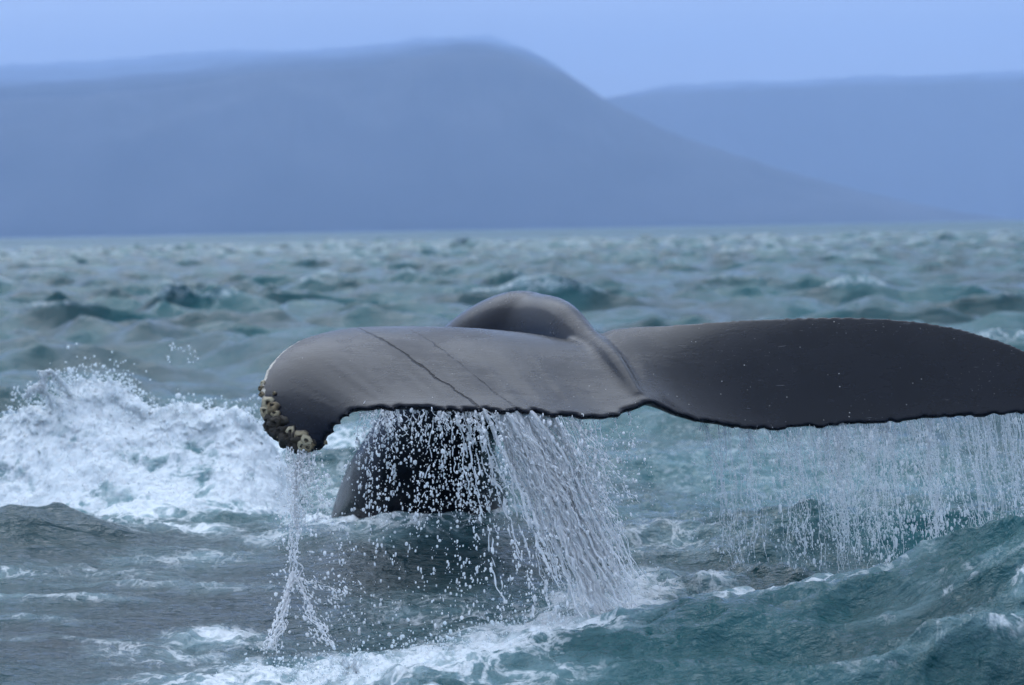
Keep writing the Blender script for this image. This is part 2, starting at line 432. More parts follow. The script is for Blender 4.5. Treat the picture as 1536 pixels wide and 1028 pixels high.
Lc = catmull(np.array([P(*s[0]) for s in ST]), NU); Tc = catmull(np.array([P(*s[1]) for s in ST]), NU)
uu = np.linspace(0, len(ST) - 1, NU)
iroot = len(LEFT) - 1
# ragged trailing edge
arc = np.concatenate([[0], np.cumsum(np.linalg.norm(np.diff(Tc, axis=0), axis=1))])
jag = fbm(np.stack([arc * 9, arc * 0, arc * 0 + 3.3], -1), 3, 0.6)
jag2 = fbm(np.stack([arc * 24, arc * 0 + 9, arc * 0 + 3.3], -1), 2, 0.6)
chord = Lc - Tc; chl = np.linalg.norm(chord, axis=1)[:, None]
amp = np.where(uu < iroot - 0.7, 1.0, 0.45)[:, None]
Tc = Tc + chord / chl * (0.075 * jag + 0.060 * jag2)[:, None] * amp
vt = np.linspace(0, 1, NV) ** 1.15
base = Lc[:, None, :] * (1 - vt)[None, :, None] + Tc[:, None, :] * vt[None, :, None]
dU = np.gradient(base, axis=0); dV = np.gradient(base, axis=1)
Nn = np.cross(dV, dU); Nn /= np.linalg.norm(Nn, axis=2)[..., None] + 1e-9
if Nn[NU // 2, NV // 2, 2] < 0: Nn = -Nn
for _ in range(25):
    Nn[1:-1] = 0.25 * Nn[:-2] + 0.5 * Nn[1:-1] + 0.25 * Nn[2:]
Nn /= np.linalg.norm(Nn, axis=2)[..., None]
su = (uu - iroot)
rel = np.where(su < 0, -su / iroot, su / (len(RIGHT)))            # 0 at root, 1 at tip
thick = 0.24 * (1 - rel) ** 0.9 * np.clip(chl[:, 0] / 0.9, 0.1, 1) + 0.035
camb = np.where(su < 0, 0.055, 0.05) * (1 - rel ** 3) * np.clip(chl[:, 0] / 0.9, 0, 1)
up = base + Nn * (camb[:, None] * (5.2 * vt * (1 - vt) * (1 - 1.15 * vt))[None, :])[..., None]
prof = 2.1 * np.sqrt(vt) * (1 - vt)
te_t = 0.030 * vt ** 3
tt = thick[:, None] * prof[None, :] * 0.9 + te_t[None, :] * (1 + 0.5 * jag2[:, None])
lo = up - Nn * tt[..., None]
fv = np.vstack([up.reshape(-1, 3), lo.reshape(-1, 3)])
NN = NU * NV
q1 = grid_quads(NU, NV); q2 = grid_quads(NU, NV, NN)[:, ::-1]
i = np.arange(NU - 1); j = np.arange(NV - 1)
eT = np.stack([i * NV + NV - 1, i * NV + NV - 1 + NN, (i + 1) * NV + NV - 1 + NN, (i + 1) * NV + NV - 1], -1)[:, ::-1]
eL = np.stack([i * NV, i * NV + NN, (i + 1) * NV + NN, (i + 1) * NV], -1)
e0 = np.stack([j, j + 1, j + 1 + NN, j + NN], -1)[:, ::-1]; b = (NU - 1) * NV
e9 = np.stack([b + j, b + j + 1, b + j + 1 + NN, b + j + NN], -1)
fq = np.vstack([q1, q2, eT, eL, e0, e9])

# tail stock: centre (px,py,d), half width, half height
STK = [((590, 1080, 14.4), 0.62, 0.62), ((606, 940, 14.0), 0.62, 0.62), ((630, 790, 13.55), 0.60, 0.60), ((640, 720, 13.15), 0.50, 0.52), ((662, 640, 12.85), 0.37, 0.42),
       ((715, 560, 12.60), 0.34, 0.38), ((768, 522, 12.40), 0.31, 0.345), ((806, 521, 12.15), 0.235, 0.325), ((843, 527, 11.80), 0.17, 0.295), ((882, 551, 11.36), 0.115, 0.225),
       ((920, 566, 10.92), 0.075, 0.15), ((958, 597, 10.48), 0.03, 0.035)]
cs = catmull(np.array([np.append(P(*s[0]), [s[1], s[2]]) for s in STK]), 150)
cen, ra, rb = cs[:, :3], cs[:, 3], cs[:, 4]
tan = np.gradient(cen, axis=0); tan /= np.linalg.norm(tan, axis=1)[:, None]
side_v = np.cross(np.cross(tan, np.array([1.0, 0.0, 0.0])), tan)
side_v /= np.linalg.norm(side_v, axis=1)[:, None]
dor = np.cross(side_v, tan); dor /= np.linalg.norm(dor, axis=1)[:, None]
KA = 64
ph = np.linspace(0, 2 * math.pi, KA, endpoint=False)
cu, sn = np.cos(ph), np.sin(ph)
ring = cen[:, None, :] + (ra[:, None] * np.sign(cu) * np.abs(cu) ** 0.95)[..., None] * side_v[:, None, :] + (rb[:, None] * sn[None, :])[..., None] * dor[:, None, :]
nS = len(cen)
tv = ring.reshape(-1, 3)
ii = np.arange(nS - 1)[:, None] * KA; jj = np.arange(KA)[None, :]; jn = (jj + 1) % KA
tq = np.stack([ii + jj, ii + jn, ii + KA + jn, ii + KA + jj], -1).reshape(-1, 4)
caps = []
cA, cB = len(tv), len(tv) + 1
tv = np.vstack([tv, cen[0] , cen[-1]])
tt1 = np.stack([np.full(KA, cA), (np.arange(KA) + 1) % KA, np.arange(KA)], -1)
tt2 = np.stack([np.full(KA, cB), (nS - 1) * KA + np.arange(KA), (nS - 1) * KA + (np.arange(KA) + 1) % KA], -1)
allv = np.vstack([fv, tv]); o2 = len(fv)
WLOC = np.array([P(640, 780, 13.4)[0], P(640, 780, 13.4)[1], 0.0])
raw = mesh_obj('raw_tail', allv, quads=np.vstack([fq, tq + o2]), tris=np.vstack([tt1, tt2]) + o2, loc=WLOC)
md = raw.modifiers.new('r', 'REMESH'); md.mode = 'VOXEL'; md.voxel_size = 0.0115; md.adaptivity = 0
dg = bpy.context.evaluated_depsgraph_get()
wm = bpy.data.meshes.new_from_object(raw.evaluated_get(dg)); wm.name = 'whale'
bpy.data.objects.remove(raw)
nv = len(wm.vertices)
co = np.empty(nv * 3, np.float32); wm.vertices.foreach_get('co', co); co = co.reshape(-1, 3).astype(float) + WLOC
ed = np.empty(len(wm.edges) * 2, np.int32); wm.edges.foreach_get('vertices', ed); ed = ed.reshape(-1, 2)
cnt = np.bincount(ed.ravel(), minlength=nv)[:, None]
def lap(p):
    s = np.stack([np.bincount(ed[:, 0], p[ed[:, 1], a], nv) + np.bincount(ed[:, 1], p[ed[:, 0], a], nv) for a in range(3)], -1)
    return s / np.maximum(cnt, 1)
# blend weight: near the place where stock and flukes meet
cj = np.array([P(870, 510, 11.35), P(800, 510, 11.5), P(840, 520, 11.3)])
jp = cen[(cs[:, 3] < 0.34) & (np.arange(nS) > 70)]
dmin = np.full(nv, 9.0)
for q in jp[::3]: dmin = np.minimum(dmin, np.linalg.norm(co - q, axis=1))
wj = 1 - sm(0.10, 0.42, dmin)
for it in range(12):
    lam_ = np.where(wj > 0, 0.5 * wj, 0)[:, None]
    if it < 2: lam_ = np.maximum(lam_, 0.5)
    co = co + lam_ * (lap(co) - co)
wm.vertices.foreach_set('co', (co - WLOC).astype(np.float32).ravel())
wm.polygons.foreach_set('use_smooth', np.full(len(wm.polygons), True)); wm.update()
whale = bpy.data.objects.new('whale', wm); COL.objects.link(whale); whale.location = tuple(WLOC)
tag(whale, 'dark wet whale tail with broad flukes raised out of the sea', 'whale')

wk = NT('whale_skin')
g = wk.n('NewGeometry').outputs['Position']
tcw_ = wk.n('TexCoord').outputs['Object']
streak = wk.noise(wk.mapping(tcw_, (5, 34, 34), (0, 0, 0.10)), 1.0, 5, 0.6, 0.3)
blot = wk.noise(tcw_, 2.2, 5, 0.6)
pit = wk.noise(tcw_, 60, 3, 0.6)
fine = wk.noise(tcw_, 160, 2, 0.5)
vor = wk.n('TexVoronoi', Vector=wk.mapping(tcw_, (30, 30, 30)), Scale=1.0, feature='F1')
spot = wk.math('MULTIPLY', wk.rng(vor.outputs['Distance'], 0.07, 0.14, 1, 0), wk.rng(wk.noise(tcw_, 9, 2), 0.56, 0.66))
# the long scars: distance to planes through the two marks
def scar(p0, p1, width, wob):
    a, bq = P(*p0), P(*p1)
    d = bq - a; Ls = np.linalg.norm(d); d /= Ls
    nrm = Nn[int(NU * 0.3), NV // 2]
    sd = np.cross(d, nrm); sd /= np.linalg.norm(sd)
    rel_ = wk.n('VectorMath', operation='SUBTRACT', i0=g, i1=tuple(a)).outputs[0]
    wv = wk.math('MULTIPLY', wk.math('SUBTRACT', wk.noise(g, 7, 3, 0.6), 0.5), wob)
    off = wk.n('VectorMath', operation='DOT_PRODUCT', i0=rel_, i1=tuple(sd)).outputs['Value']
    off = wk.math('ABSOLUTE', wk.math('ADD', off, wv))
    along = wk.n('VectorMath', operation='DOT_PRODUCT', i0=rel_, i1=tuple(d)).outputs['Value']
    onn = wk.math('MULTIPLY', wk.rng(along, -0.02, 0.04), wk.rng(along, Ls - 0.02, Ls + 0.05, 1, 0))
    wvar = wk.math('MULTIPLY', wk.noise(g, 11, 2), width * 2)
    return wk.math('MULTIPLY', wk.rng(wk.math('DIVIDE', off, wvar), 0.35, 1.0, 1, 0), onn)
sc = scar((533, 490, 11.22), (722, 611, 10.2), 0.009, 0.06)
sc2 = wk.math('MULTIPLY', scar((600, 493, 11.30), (778, 612, 10.2), 0.006, 0.05), wk.rng(wk.noise(g, 5, 3, 0.6), 0.40, 0.62, 0.05, 0.6))
scr = wk.math('MAXIMUM', sc, sc2)
bc = wk.mix(wk.rng(blot, 0.3, 0.7), (0.002, 0.0023, 0.0045, 1), (0.006, 0.0065, 0.010, 1))
bc = wk.mix(scr, bc, (0.006, 0.006, 0.008, 1))
pal = wk.n('Attribute', attribute_name='pale').outputs['Fac']
palm = wk.rng(wk.math('ADD', pal, wk.math('MULTIPLY', wk.math('SUBTRACT', wk.noise(tcw_, 22, 4, 0.65), 0.5), 1.4)), 0.45, 0.9)
bc = wk.mix(palm, bc, (0.42, 0.38, 0.30, 1))
rake = wk.noise(wk.mapping(tcw_, (9, 140, 140), (0, 0, 0.75)), 1.0, 2, 0.5)
rake2 = wk.noise(wk.mapping(tcw_, (120, 8, 90), (0, 0, 0.3)), 1.0, 2, 0.5)
rk = wk.math('MULTIPLY', wk.math('MAXIMUM', wk.rng(rake, 0.70, 0.76), wk.rng(rake2, 0.71, 0.77)), wk.rng(wk.noise(tcw_, 3.0, 3), 0.45, 0.62))
bc = wk.mix(wk.math('MULTIPLY', rk, 0.55), bc, (0.20, 0.20, 0.21, 1))
bc = wk.mix(wk.math('MULTIPLY', spot, 0.7), bc, (0.45, 0.44, 0.40, 1))
hgt = wk.math('ADD', wk.math('MULTIPLY', streak, 0.16), wk.math('MULTIPLY', pit, 0.22))
hgt = wk.math('SUBTRACT', hgt, wk.math('MULTIPLY', scr, 1.6))
hgt = wk.math('ADD', hgt, wk.math('MULTIPLY', fine, 0.06))
wb = wk.n('Bump', Strength=0.45, Distance=0.012, Height=hgt)
rgh = wk.rng(wk.math('ADD', wk.math('MULTIPLY', streak, 0.2), wk.math('MULTIPLY', blot, 0.8)), 0.38, 0.62, 0.13, 0.36)
wp = wk.n('BsdfPrincipled', Base_Color=bc, Roughness=rgh, IOR=1.30, Specular_Tint=(0.80, 0.88, 1.0, 1), Specular_IOR_Level=wk.math('MULTIPLY', wk.math('SUBTRACT', 1.0, wk.math('MULTIPLY', scr, 0.75)), 0.5), Normal=wb.outputs[0])
wk.t.links.new(wp.outputs[0], wk.out.inputs[0])
aa = wm.attributes.new('pale', 'FLOAT', 'POINT')
lp = Lc[(uu > 2.6) & (uu < 7.2)]; up_ = uu[(uu > 2.6) & (uu < 7.2)]
cand = np.where((co[:, 0] < P(560, 500, 11.2)[0]) & (co[:, 1] < 11.9))[0]
dd_ = np.full(nv, 9.0); uf = np.zeros(nv)
for q_, u_ in zip(lp[::2], up_[::2]):
    t_ = np.linalg.norm(co[cand] - q_, axis=1); b_ = t_ < dd_[cand]
    dd_[cand[b_]] = t_[b_]; uf[cand[b_]] = u_
aa.data.foreach_set('value', ((1 - sm(0.012, 0.05, dd_)) * (1 - 0.75 * sm(4.6, 7.0, uf))).astype(np.float32))
wm.materials.clear(); wm.materials.append(wk.m)

# barnacles on the left tip
bk = NT('barnacle_shell')
tb = bk.n('TexCoord').outputs['Object']
oi = bk.n('ObjectInfo').outputs['Random']
nb = bk.noise(tb, 45, 4, 0.6)
hb = bk.n('Attribute', attribute_name='rim').outputs['Fac']
cream = bk.mix(oi, (0.18, 0.13, 0.06, 1), (0.66, 0.57, 0.38, 1))
darkb = bk.mix(oi, (0.015, 0.012, 0.010, 1), (0.05, 0.04, 0.025, 1))
isdark = bk.n('Attribute', attribute_name='dark').outputs['Fac']
bcol = bk.mix(bk.rng(bk.math('ADD', bk.math('ADD', hb, bk.math('MULTIPLY', nb, 1.6)), bk.math('MULTIPLY', isdark, -0.8)), 1.0, 1.75), darkb, cream)
bb = bk.n('Bump', Strength=0.8, Distance=0.006, Height=nb)
bp = bk.n('BsdfPrincipled', Base_Color=bcol, Roughness=0.4, Normal=bb.outputs[0])
bk.t.links.new(bp.outputs[0], bk.out.inputs[0])
def barnacle_mesh(seed, dark):
    r = np.random.default_rng(seed); K = 12
    prof_ = [(1.0, 0.0, 0.1), (0.97, 0.3, 0.4), (0.78, 0.62, 0.75), (0.48, 0.80, 1.0), (0.34, 0.80, 0.7), (0.20, 0.62, 0.0)]
    vs, rim = [], []
    lob = 1 + 0.12 * np.cos(6 * np.linspace(0, 2 * math.pi, K, endpoint=False) + r.uniform(0, 6)) + r.normal(0, 0.16, K)
    for rr_, zz_, rm_ in prof_:
        for a_, lb in zip(np.linspace(0, 2 * math.pi, K, endpoint=False), lob):
            vs.append((rr_ * lb * math.cos(a_), rr_ * lb * math.sin(a_), zz_ + r.normal(0, 0.10))); rim.append(rm_)
    vs.append((0, 0, 0.45)); rim.append(0.0)
    n_ = len(prof_)
    qs = [[a * K + k, a * K + (k + 1) % K, (a + 1) * K + (k + 1) % K, (a + 1) * K + k] for a in range(n_ - 1) for k in range(K)]
    ts = [[(n_ - 1) * K + k, (n_ - 1) * K + (k + 1) % K, n_ * K] for k in range(K)]
    o = mesh_obj('barnacle', vs, quads=qs, tris=ts, mat=bk.m)
    attr(o, 'rim', rim); attr(o, 'dark', np.full(len(vs), float(dark)))
    me = o.data; bpy.data.objects.remove(o); return me
BM = [barnacle_mesh(k, d) for k in range(3) for d in (0, 1)]
# spots along the leading edge of the tip: px, py, size(px), dark
BARN = [(402, 606, 9, 0), (393, 614, 8, 0), (411, 613, 9, 0), (400, 622, 9, 0), (414, 622, 7, 0), (389, 622, 6, 0), (406, 615, 6, 1),
        (402, 634, 11, 1), (415, 636, 10, 1), (424, 631, 7, 1), (408, 648, 10, 1), (421, 648, 9, 1), (412, 660, 10, 1), (424, 660, 8, 1),
        (437, 647, 6, 0), (434, 657, 8, 1), (445, 660, 9, 1), (452, 657, 10, 0), (460, 662, 8, 0), (455, 668, 8, 0), (440, 668, 9, 1),
        (462, 672, 7, 0), (450, 674, 7, 1), (428, 668, 7, 1), (468, 668, 5, 0),
        (393, 592, 4, 0), (392, 583, 4, 0), (394, 575, 3.5, 0), (396, 567, 3, 0), (492, 655, 4, 0), (488, 664, 3, 0)]
br = np.random.default_rng(5)
from mathutils.bvhtree import BVHTree
tree = BVHTree.FromPolygons([Vector(c) for c in co], [tuple(p.vertices) for p in wm.polygons])
BARN += [(br.uniform(390, 470), 0, br.uniform(2.5, 5), int(br.uniform() < 0.6)) for _ in range(26)]
BARN = [(px, py if py else float(np.interp(px, [390, 400, 412, 430, 470], [612, 632, 648, 660, 672])) + br.normal(0, 7), s_, dk) for px, py, s_, dk in BARN]
for px, py, s_, dk in BARN:
    o_ = Vector(C0); dr = Vector(P(px, py, 10.0)) - o_; dr.normalize()
    hit, nrm, idx, dd = tree.ray_cast(o_, dr)
    if hit is None or dd > 11.6:
        hit, nrm, idx, dd = tree.find_nearest(Vector(P(px, py, 10.42)))
    o = bpy.data.objects.new('barnacle', BM[br.integers(0, 3) * 2 + dk]); COL.objects.link(o)
    sz_ = s_ / 290.0 * 1.3
    nrm = (nrm + Vector(br.normal(0, 0.25, 3)) - 0.25 * dr).normalized()
    q_ = nrm.to_track_quat('Z', 'Y')
    mw = Matrix.Translation(hit - nrm * sz_ * 0.10) @ q_.to_matrix().to_4x4() @ Matrix.Rotation(br.uniform(0, 6), 4, 'Z') @ Matrix.Diagonal((sz_, sz_ * br.uniform(0.8, 1.1), sz_ * br.uniform(0.8, 1.2), 1))
    o.parent = whale
    o.matrix_local = Matrix.Translation(-Vector(WLOC)) @ mw

# ------------------------------------------------------------------ falling and flying water
wt = NT('falling_water')
wa = wt.n('BsdfPrincipled', Base_Color=(0.96, 0.97, 0.97, 1), Roughness=0.15, IOR=1.33)
wb_ = wt.n('BsdfTranslucent', Color=(0.98, 0.985, 0.99, 1))
wmx = wt.n('MixShader', i0=0.6, i1=wa.outputs[0], i2=wb_.outputs[0])
wt.t.links.new(wmx.outputs[0], wt.out.inputs[0])
vl = NT('water_veil')
va = vl.n('BsdfTranslucent', Color=(0.9, 0.93, 0.95, 1))
vb = vl.n('BsdfTransparent', Color=(1, 1, 1, 1))
vm = vl.n('MixShader', i0=0.45, i1=va.outputs[0], i2=vb.outputs[0])
vl.t.links.new(vm.outputs[0], vl.out.inputs[0])
sp = NT('white_water')
spa = sp.n('BsdfPrincipled', Base_Color=(0.86, 0.89, 0.90, 1), Roughness=0.4)
spb = sp.n('BsdfTranslucent', Color=(0.86, 0.91, 0.93, 1))
spm = sp.n('MixShader', i0=0.55, i1=spa.outputs[0], i2=spb.outputs[0])
sp.t.links.new(spm.outputs[0], sp.out.inputs[0])

def ico():
    t = (1 + 5 ** 0.5) / 2
    vv = np.array([(-1, t, 0), (1, t, 0), (-1, -t, 0), (1, -t, 0), (0, -1, t), (0, 1, t), (0, -1, -t), (0, 1, -t), (t, 0, -1), (t, 0, 1), (-t, 0, -1), (-t, 0, 1)])
    vv /= np.linalg.norm(vv[0])
    ff = [(0, 11, 5), (0, 5, 1), (0, 1, 7), (0, 7, 10), (0, 10, 11), (1, 5, 9), (5, 11, 4), (11, 10, 2), (10, 7, 6), (7, 1, 8), (3, 9, 4), (3, 4, 2), (3, 2, 6), (3, 6, 8), (3, 8, 9), (4, 9, 5), (2, 4, 11), (6, 2, 10), (8, 6, 7), (9, 8, 1)]
    return vv, np.array(ff)
IV, IF = ico()
OV = np.array([(1, 0, 0), (-1, 0, 0), (0, 1, 0), (0, -1, 0), (0, 0, 1), (0, 0, -1)], float)
OF = np.array([(0, 2, 4), (2, 1, 4), (1, 3, 4), (3, 0, 4), (2, 0, 5), (1, 2, 5), (3, 1, 5), (0, 3, 5)])
class Water:
    def __init__(s): s.v = []; s.f = []; s.n = 0
    def add(s, v, f):
        s.v.append(v); s.f.append(f + s.n); s.n += len(v)
    def drops(s, pos, rad, stretch=1.0, axis=(0, 0), rmax=0.011):
        rad = np.minimum(rad, rmax * rng.uniform(0.7, 1, len(pos)))
        st = np.broadcast_to(np.asarray(stretch, float), (len(pos),))
        for low in (True, False):
            k = (rad < 0.0035) == low
            n = int(k.sum())
            if n == 0: continue
            bv, bf = (OV, OF) if low else (IV, IF)
            sc_ = np.stack([rad[k] * rng.uniform(0.75, 1.15, n), rad[k] * rng.uniform(0.75, 1.15, n), rad[k] * st[k]], -1)
            vv = bv[None] * sc_[:, None, :]
            vv[..., 0] += vv[..., 2] * float(np.clip(axis[0], -0.7, 0.7)); vv[..., 1] += vv[..., 2] * float(np.clip(axis[1], -0.7, 0.7))
            vv = vv + rng.normal(0, 0.08, vv.shape) * rad[k][:, None, None] + pos[k][:, None, :]
            s.add(vv.reshape(-1, 3), (bf[None] + (np.arange(n) * len(bv))[:, None, None]).reshape(-1, 3))
    def strand(s, pts, rad, K=5, keep=None):
        n = len(pts)
        t = np.gradient(pts, axis=0); t /= np.linalg.norm(t, axis=1)[:, None] + 1e-9
        a = np.cross(t, np.array([0.0, 1.0, 0.05])); a /= np.linalg.norm(a, axis=1)[:, None] + 1e-9
        b_ = np.cross(t, a)
        ph_ = np.linspace(0, 2 * math.pi, K, endpoint=False)
        rg = pts[:, None, :] + rad[:, None, None] * (np.cos(ph_)[None, :, None] * a[:, None, :] + np.sin(ph_)[None, :, None] * b_[:, None, :])
        i_ = np.arange(n - 1)[:, None] * K; j_ = np.arange(K)[None, :]; jn_ = (j_ + 1) % K
        if keep is not None:
            i_ = i_[keep[:-1] & keep[1:]]
            if len(i_) == 0: return
        f1 = np.stack([i_ + j_, i_ + K + j_, i_ + jn_], -1).reshape(-1, 3)
        f2 = np.stack([i_ + jn_, i_ + K + j_, i_ + K + jn_], -1).reshape(-1, 3)
        s.add(rg.reshape(-1, 3), np.vstack([f1, f2]))
    def build(s, name, mat, label, loc):
        o = mesh_obj(name, np.vstack(s.v), tris=np.vstack(s.f), mat=mat, loc=loc)
        tag(o, label, None, 'stuff'); return o

dT = Tc - C0; wT = dT @ F_
cxT = 768 + FPX * (dT @ R_) / wT; cyT = 514 - FPX * (dT @ U_) / wT
def te_at(px):
    """trailing edge under photograph column px: row and distance"""
    k = np.argmin(np.abs(cxT - px) + np.where(cyT > 660, 500, 0)); return cyT[k], wT[k]

def fall(Wt, x0, x1, y1, r, y0=None, d0=None, d1=None, wob=0.03, flow=0.0, brk=0.0, n=80, mid=0.75, nd=10, spread=0.02, rd=0.004):
    """one falling thread of water from (x0,y0) to (x1,y1); flow = share of the wobble common to neighbouring threads"""
    ty, td = te_at(x0)
    y0 = ty + 1 if y0 is None else y0; d0 = td + 0.035 if d0 is None else d0; d1 = d0 - 0.08 if d1 is None else d1
    a, b_ = P(x0, y0, d0), P(x1, y1, d1)
    s_ = np.linspace(0, 1, n)
    pts = a + (b_ - a) * s_[:, None]
    pts[:, 0] = a[0] + (b_[0] - a[0]) * (mid * s_ + (1 - mid) * np.sqrt(s_))
    q = rng.uniform(0, 500)
    nz_ = np.stack([fbm(np.stack([s_ * 5 + q, s_ * 0, s_ * 0 + c_], -1), 3, 0.5) for c_ in (1.3, 7.7)], -1)
    pts[:, :2] += nz_ * wob * (0.15 + s_[:, None])
    if flow:
        z_ = pts[:, 2]
        f_ = fbm(np.stack([s_ * 0 + (a[0] + 0.5 * d0) * 16, z_ * 3.0, s_ * 0 + 5], -1), 2, 0.5)
        f2_ = fbm(np.stack([pts[:, 0] * 26, z_ * 7.0, s_ * 0 + 15], -1), 2, 0.5)
        pts[:, 0] += flow * (f_ * 0.8 * np.minimum(1, s_ * 3) + 0.45 * f2_ * np.minimum(1, s_ * 3))
    rn = fbm(np.stack([s_ * 30 + q, s_ * 0 + 4, s_ * 0], -1), 2, 0.7)
    rad = r * np.clip(0.75 + 1.0 * rn, 0.15, 1.8) * (1.15 - 0.35 * s_)
    keep = fbm(np.stack([s_ * 16 + q, s_ * 0 + 9, s_ * 0], -1), 2, 0.6) > (brk * (0.2 + 1.0 * s_) - 0.4)
    edge = ~(keep & np.roll(keep, 1) & np.roll(keep, -1)); rad = np.where(edge, rad * 0.3, rad)
    Wt.strand(pts, rad, 5, keep)
    if nd:
        t_ = rng.uniform(0.05, 1, nd)
        pp = np.stack([np.interp(t_, s_, pts[:, c_]) for c_ in range(3)], -1)
        pp = pp + rng.normal(0, 1, (nd, 3)) * spread * (0.3 + t_[:, None])
        Wt.drops(pp, rng.lognormal(math.log(rd), 0.4, nd), rng.uniform(1, 2.0, nd), axis=((b_ - a)[:2] / (b_ - a)[2]))

def scatter(Wt, poly, n, dist, rmed, stretch=(1, 1.6), dens=None, sig=0.6, clump=0.75, worms=0.0):
    """spray drops inside a quadrilateral (x0,y0,x1,y1,x2,y2,x3,y3), through a depth of air"""
    q = np.array(poly, float).reshape(4, 2)
    u, v_ = rng.uniform(0, 1, n), rng.uniform(0, 1, n)
    if dens is not None: v_ = v_ ** dens
    p2 = (q[0] * (1 - u)[:, None] + q[1] * u[:, None]) * (1 - v_)[:, None] + (q[3] * (1 - u)[:, None] + q[2] * u[:, None]) * v_[:, None]
    pos = P(p2[:, 0], p2[:, 1], rng.normal(dist[0], dist[1], n))
    cl = fbm(pos * 5.0, 3, 0.6)
    pos = pos[cl * clump / 0.3 > rng.uniform(-0.9, 0.7, n)]
    rad = rng.lognormal(math.log(rmed), sig, len(pos))
    w = rng.uniform(0, 1, len(pos)) < worms
    Wt.drops(pos[~w], rad[~w], rng.uniform(*stretch, int((~w).sum())))
    for p_, r_ in zip(pos[w], rad[w]):
        k = 7; step = rng.normal(0, 1, 3) * np.array([0.7, 0.4, 1.0]); path = [p_]
        for _ in range(k - 1):
            step = 0.7 * step + 0.6 * rng.normal(0, 1, 3) * np.array([0.8, 0.4, 1.0]); path.append(path[-1] + step * 0.0045)
        Wt.strand(np.array(path), np.minimum(r_, 0.006) * np.array([0.2, 0.7, 1.1, 0.7, 1.0, 0.9, 0.2]) * rng.uniform(0.7, 1.1), 5)

# --- water off the left fluke
A = Water()
ROPES = [(728, 838, 868, .012, 12), (740, 905, 928, .013, 18), (756, 882, 932, .010, 12), (772, 918, 925, .011, 18), (792, 935, 905, .009, 14), (815, 945, 880, .005, 8), (842, 950, 865, .004, 6), (722, 805, 830, .005, 5)]
for x0, x1, y1, r, nn in ROPES:
    for k in range(nn):
        g_ = rng.normal(0, 1)
        fall(A, x0 + g_ * 7, x1 + g_ * 13 + rng.normal(0, 5), y1 + rng.uniform(-50, 12), r * rng.uniform(0.4, 1.15), wob=0.022, flow=0.05, brk=rng.uniform(-0.1, 0.15), nd=7, spread=0.012)
for k in range(75):                                   # thinner threads that fill the curtain
    x0 = rng.uniform(722, 862); t = (x0 - 722) / 140
    fall(A, x0, 822 + 130 * t + rng.normal(0, 9), rng.uniform(740, 930), rng.uniform(0.0016, 0.0034), wob=0.04, flow=0.06, brk=rng.uniform(0.1, 0.45), nd=14, spread=0.015)
for x0, x1, y1, r in [(545, 520, 720, .0035), (560, 548, 740, .0035), (600, 596, 700, .003), (640, 636, 690, .003), (660, 668, 720, .0035), (672, 690, 760, .004), (685, 712, 800, .005), (690, 752, 905, .006), (694, 757, 908, .005),
                      (700, 725, 840, .004), (712, 740, 800, .0035), (655, 630, 790, .004), (575, 560, 700, .0025), (620, 610, 690, .0025), (705, 802, 915, .004), (900, 905, 720, .002), (945, 950, 700, .002),
                      (880, 915, 800, .0035), (865, 905, 820, .004), (885, 930, 850, .004), (925, 925, 700, .0018)]:
    fall(A, x0, x1, y1, r, wob=0.06, brk=0.3, nd=22, spread=0.02)
for k in range(85):                                   # short fringe under the edge
    x0 = rng.uniform(545, 760); fall(A, x0, x0 + rng.normal(2, 9), rng.uniform(628, 672), rng.uniform(.002, .0042), wob=0.05, flow=0.03, brk=0.3, nd=5, spread=0.008, n=34)
def chain(Wt, x, y0, y1, d, n, rm):
    ph_ = rng.uniform(0, 99); ys = np.sort(rng.uniform(y0, y1, n)); xs = x + (ys - y0) * rng.normal(0.05, 0.12)
    p_ = P(xs, ys, np.full(n, d)); p_[:, 0] += 0.03 * fbm(np.stack([ys * 0.03 + ph_, ys * 0, ys * 0], -1), 2) + rng.normal(0, 0.006, n)
    Wt.drops(p_, rng.lognormal(math.log(rm), 0.6, n), rng.uniform(1, 2.6, n), axis=(0.05, 0), rmax=0.0072)
for k in range(95):
    y0 = rng.uniform(630, 740); chain(A, rng.uniform(535, 760), y0, y0 + rng.uniform(30, 110), rng.normal(10.2, 0.1), rng.integers(6, 18), 0.0030)
for k in range(60):
    y0 = rng.uniform(770, 900); chain(A, rng.uniform(480, 850), y0, y0 + rng.uniform(30, 90), rng.normal(10.1, 0.12), rng.integers(4, 11), 0.0032)
scatter(A, (540, 612, 770, 612, 790, 790, 510, 790), 900, (10.2, 0.12), 0.0024, clump=0.7, worms=0.04)
scatter(A, (560, 640, 760, 640, 770, 780, 540, 780), 170, (10.2, 0.12), 0.0048, worms=0.07)
scatter(A, (690, 640, 765, 640, 770, 770, 690, 770), 300, (10.2, 0.10), 0.0030, worms=0.07)
scatter(A, (480, 780, 720, 780, 740, 960, 470, 960), 250, (10.1, 0.15), 0.0030, worms=0.06)
scatter(A, (640, 780, 850, 780, 860, 920, 640, 920), 200, (10.1, 0.15), 0.0030, worms=0.06)
scatter(A, (725, 620, 880, 620, 958, 920, 800, 930), 1200, (10.2, 0.06), 0.0026, (1.5, 4), clump=0.8)
scatter(A, (860, 622, 960, 615, 990, 760, 900, 740), 420, (10.3, 0.1), 0.0024, (1, 2))
A.build('falling_water', wt.m, 'white curtain of water pouring off the barnacled fluke', tuple(P(800, 930, 10.2)))

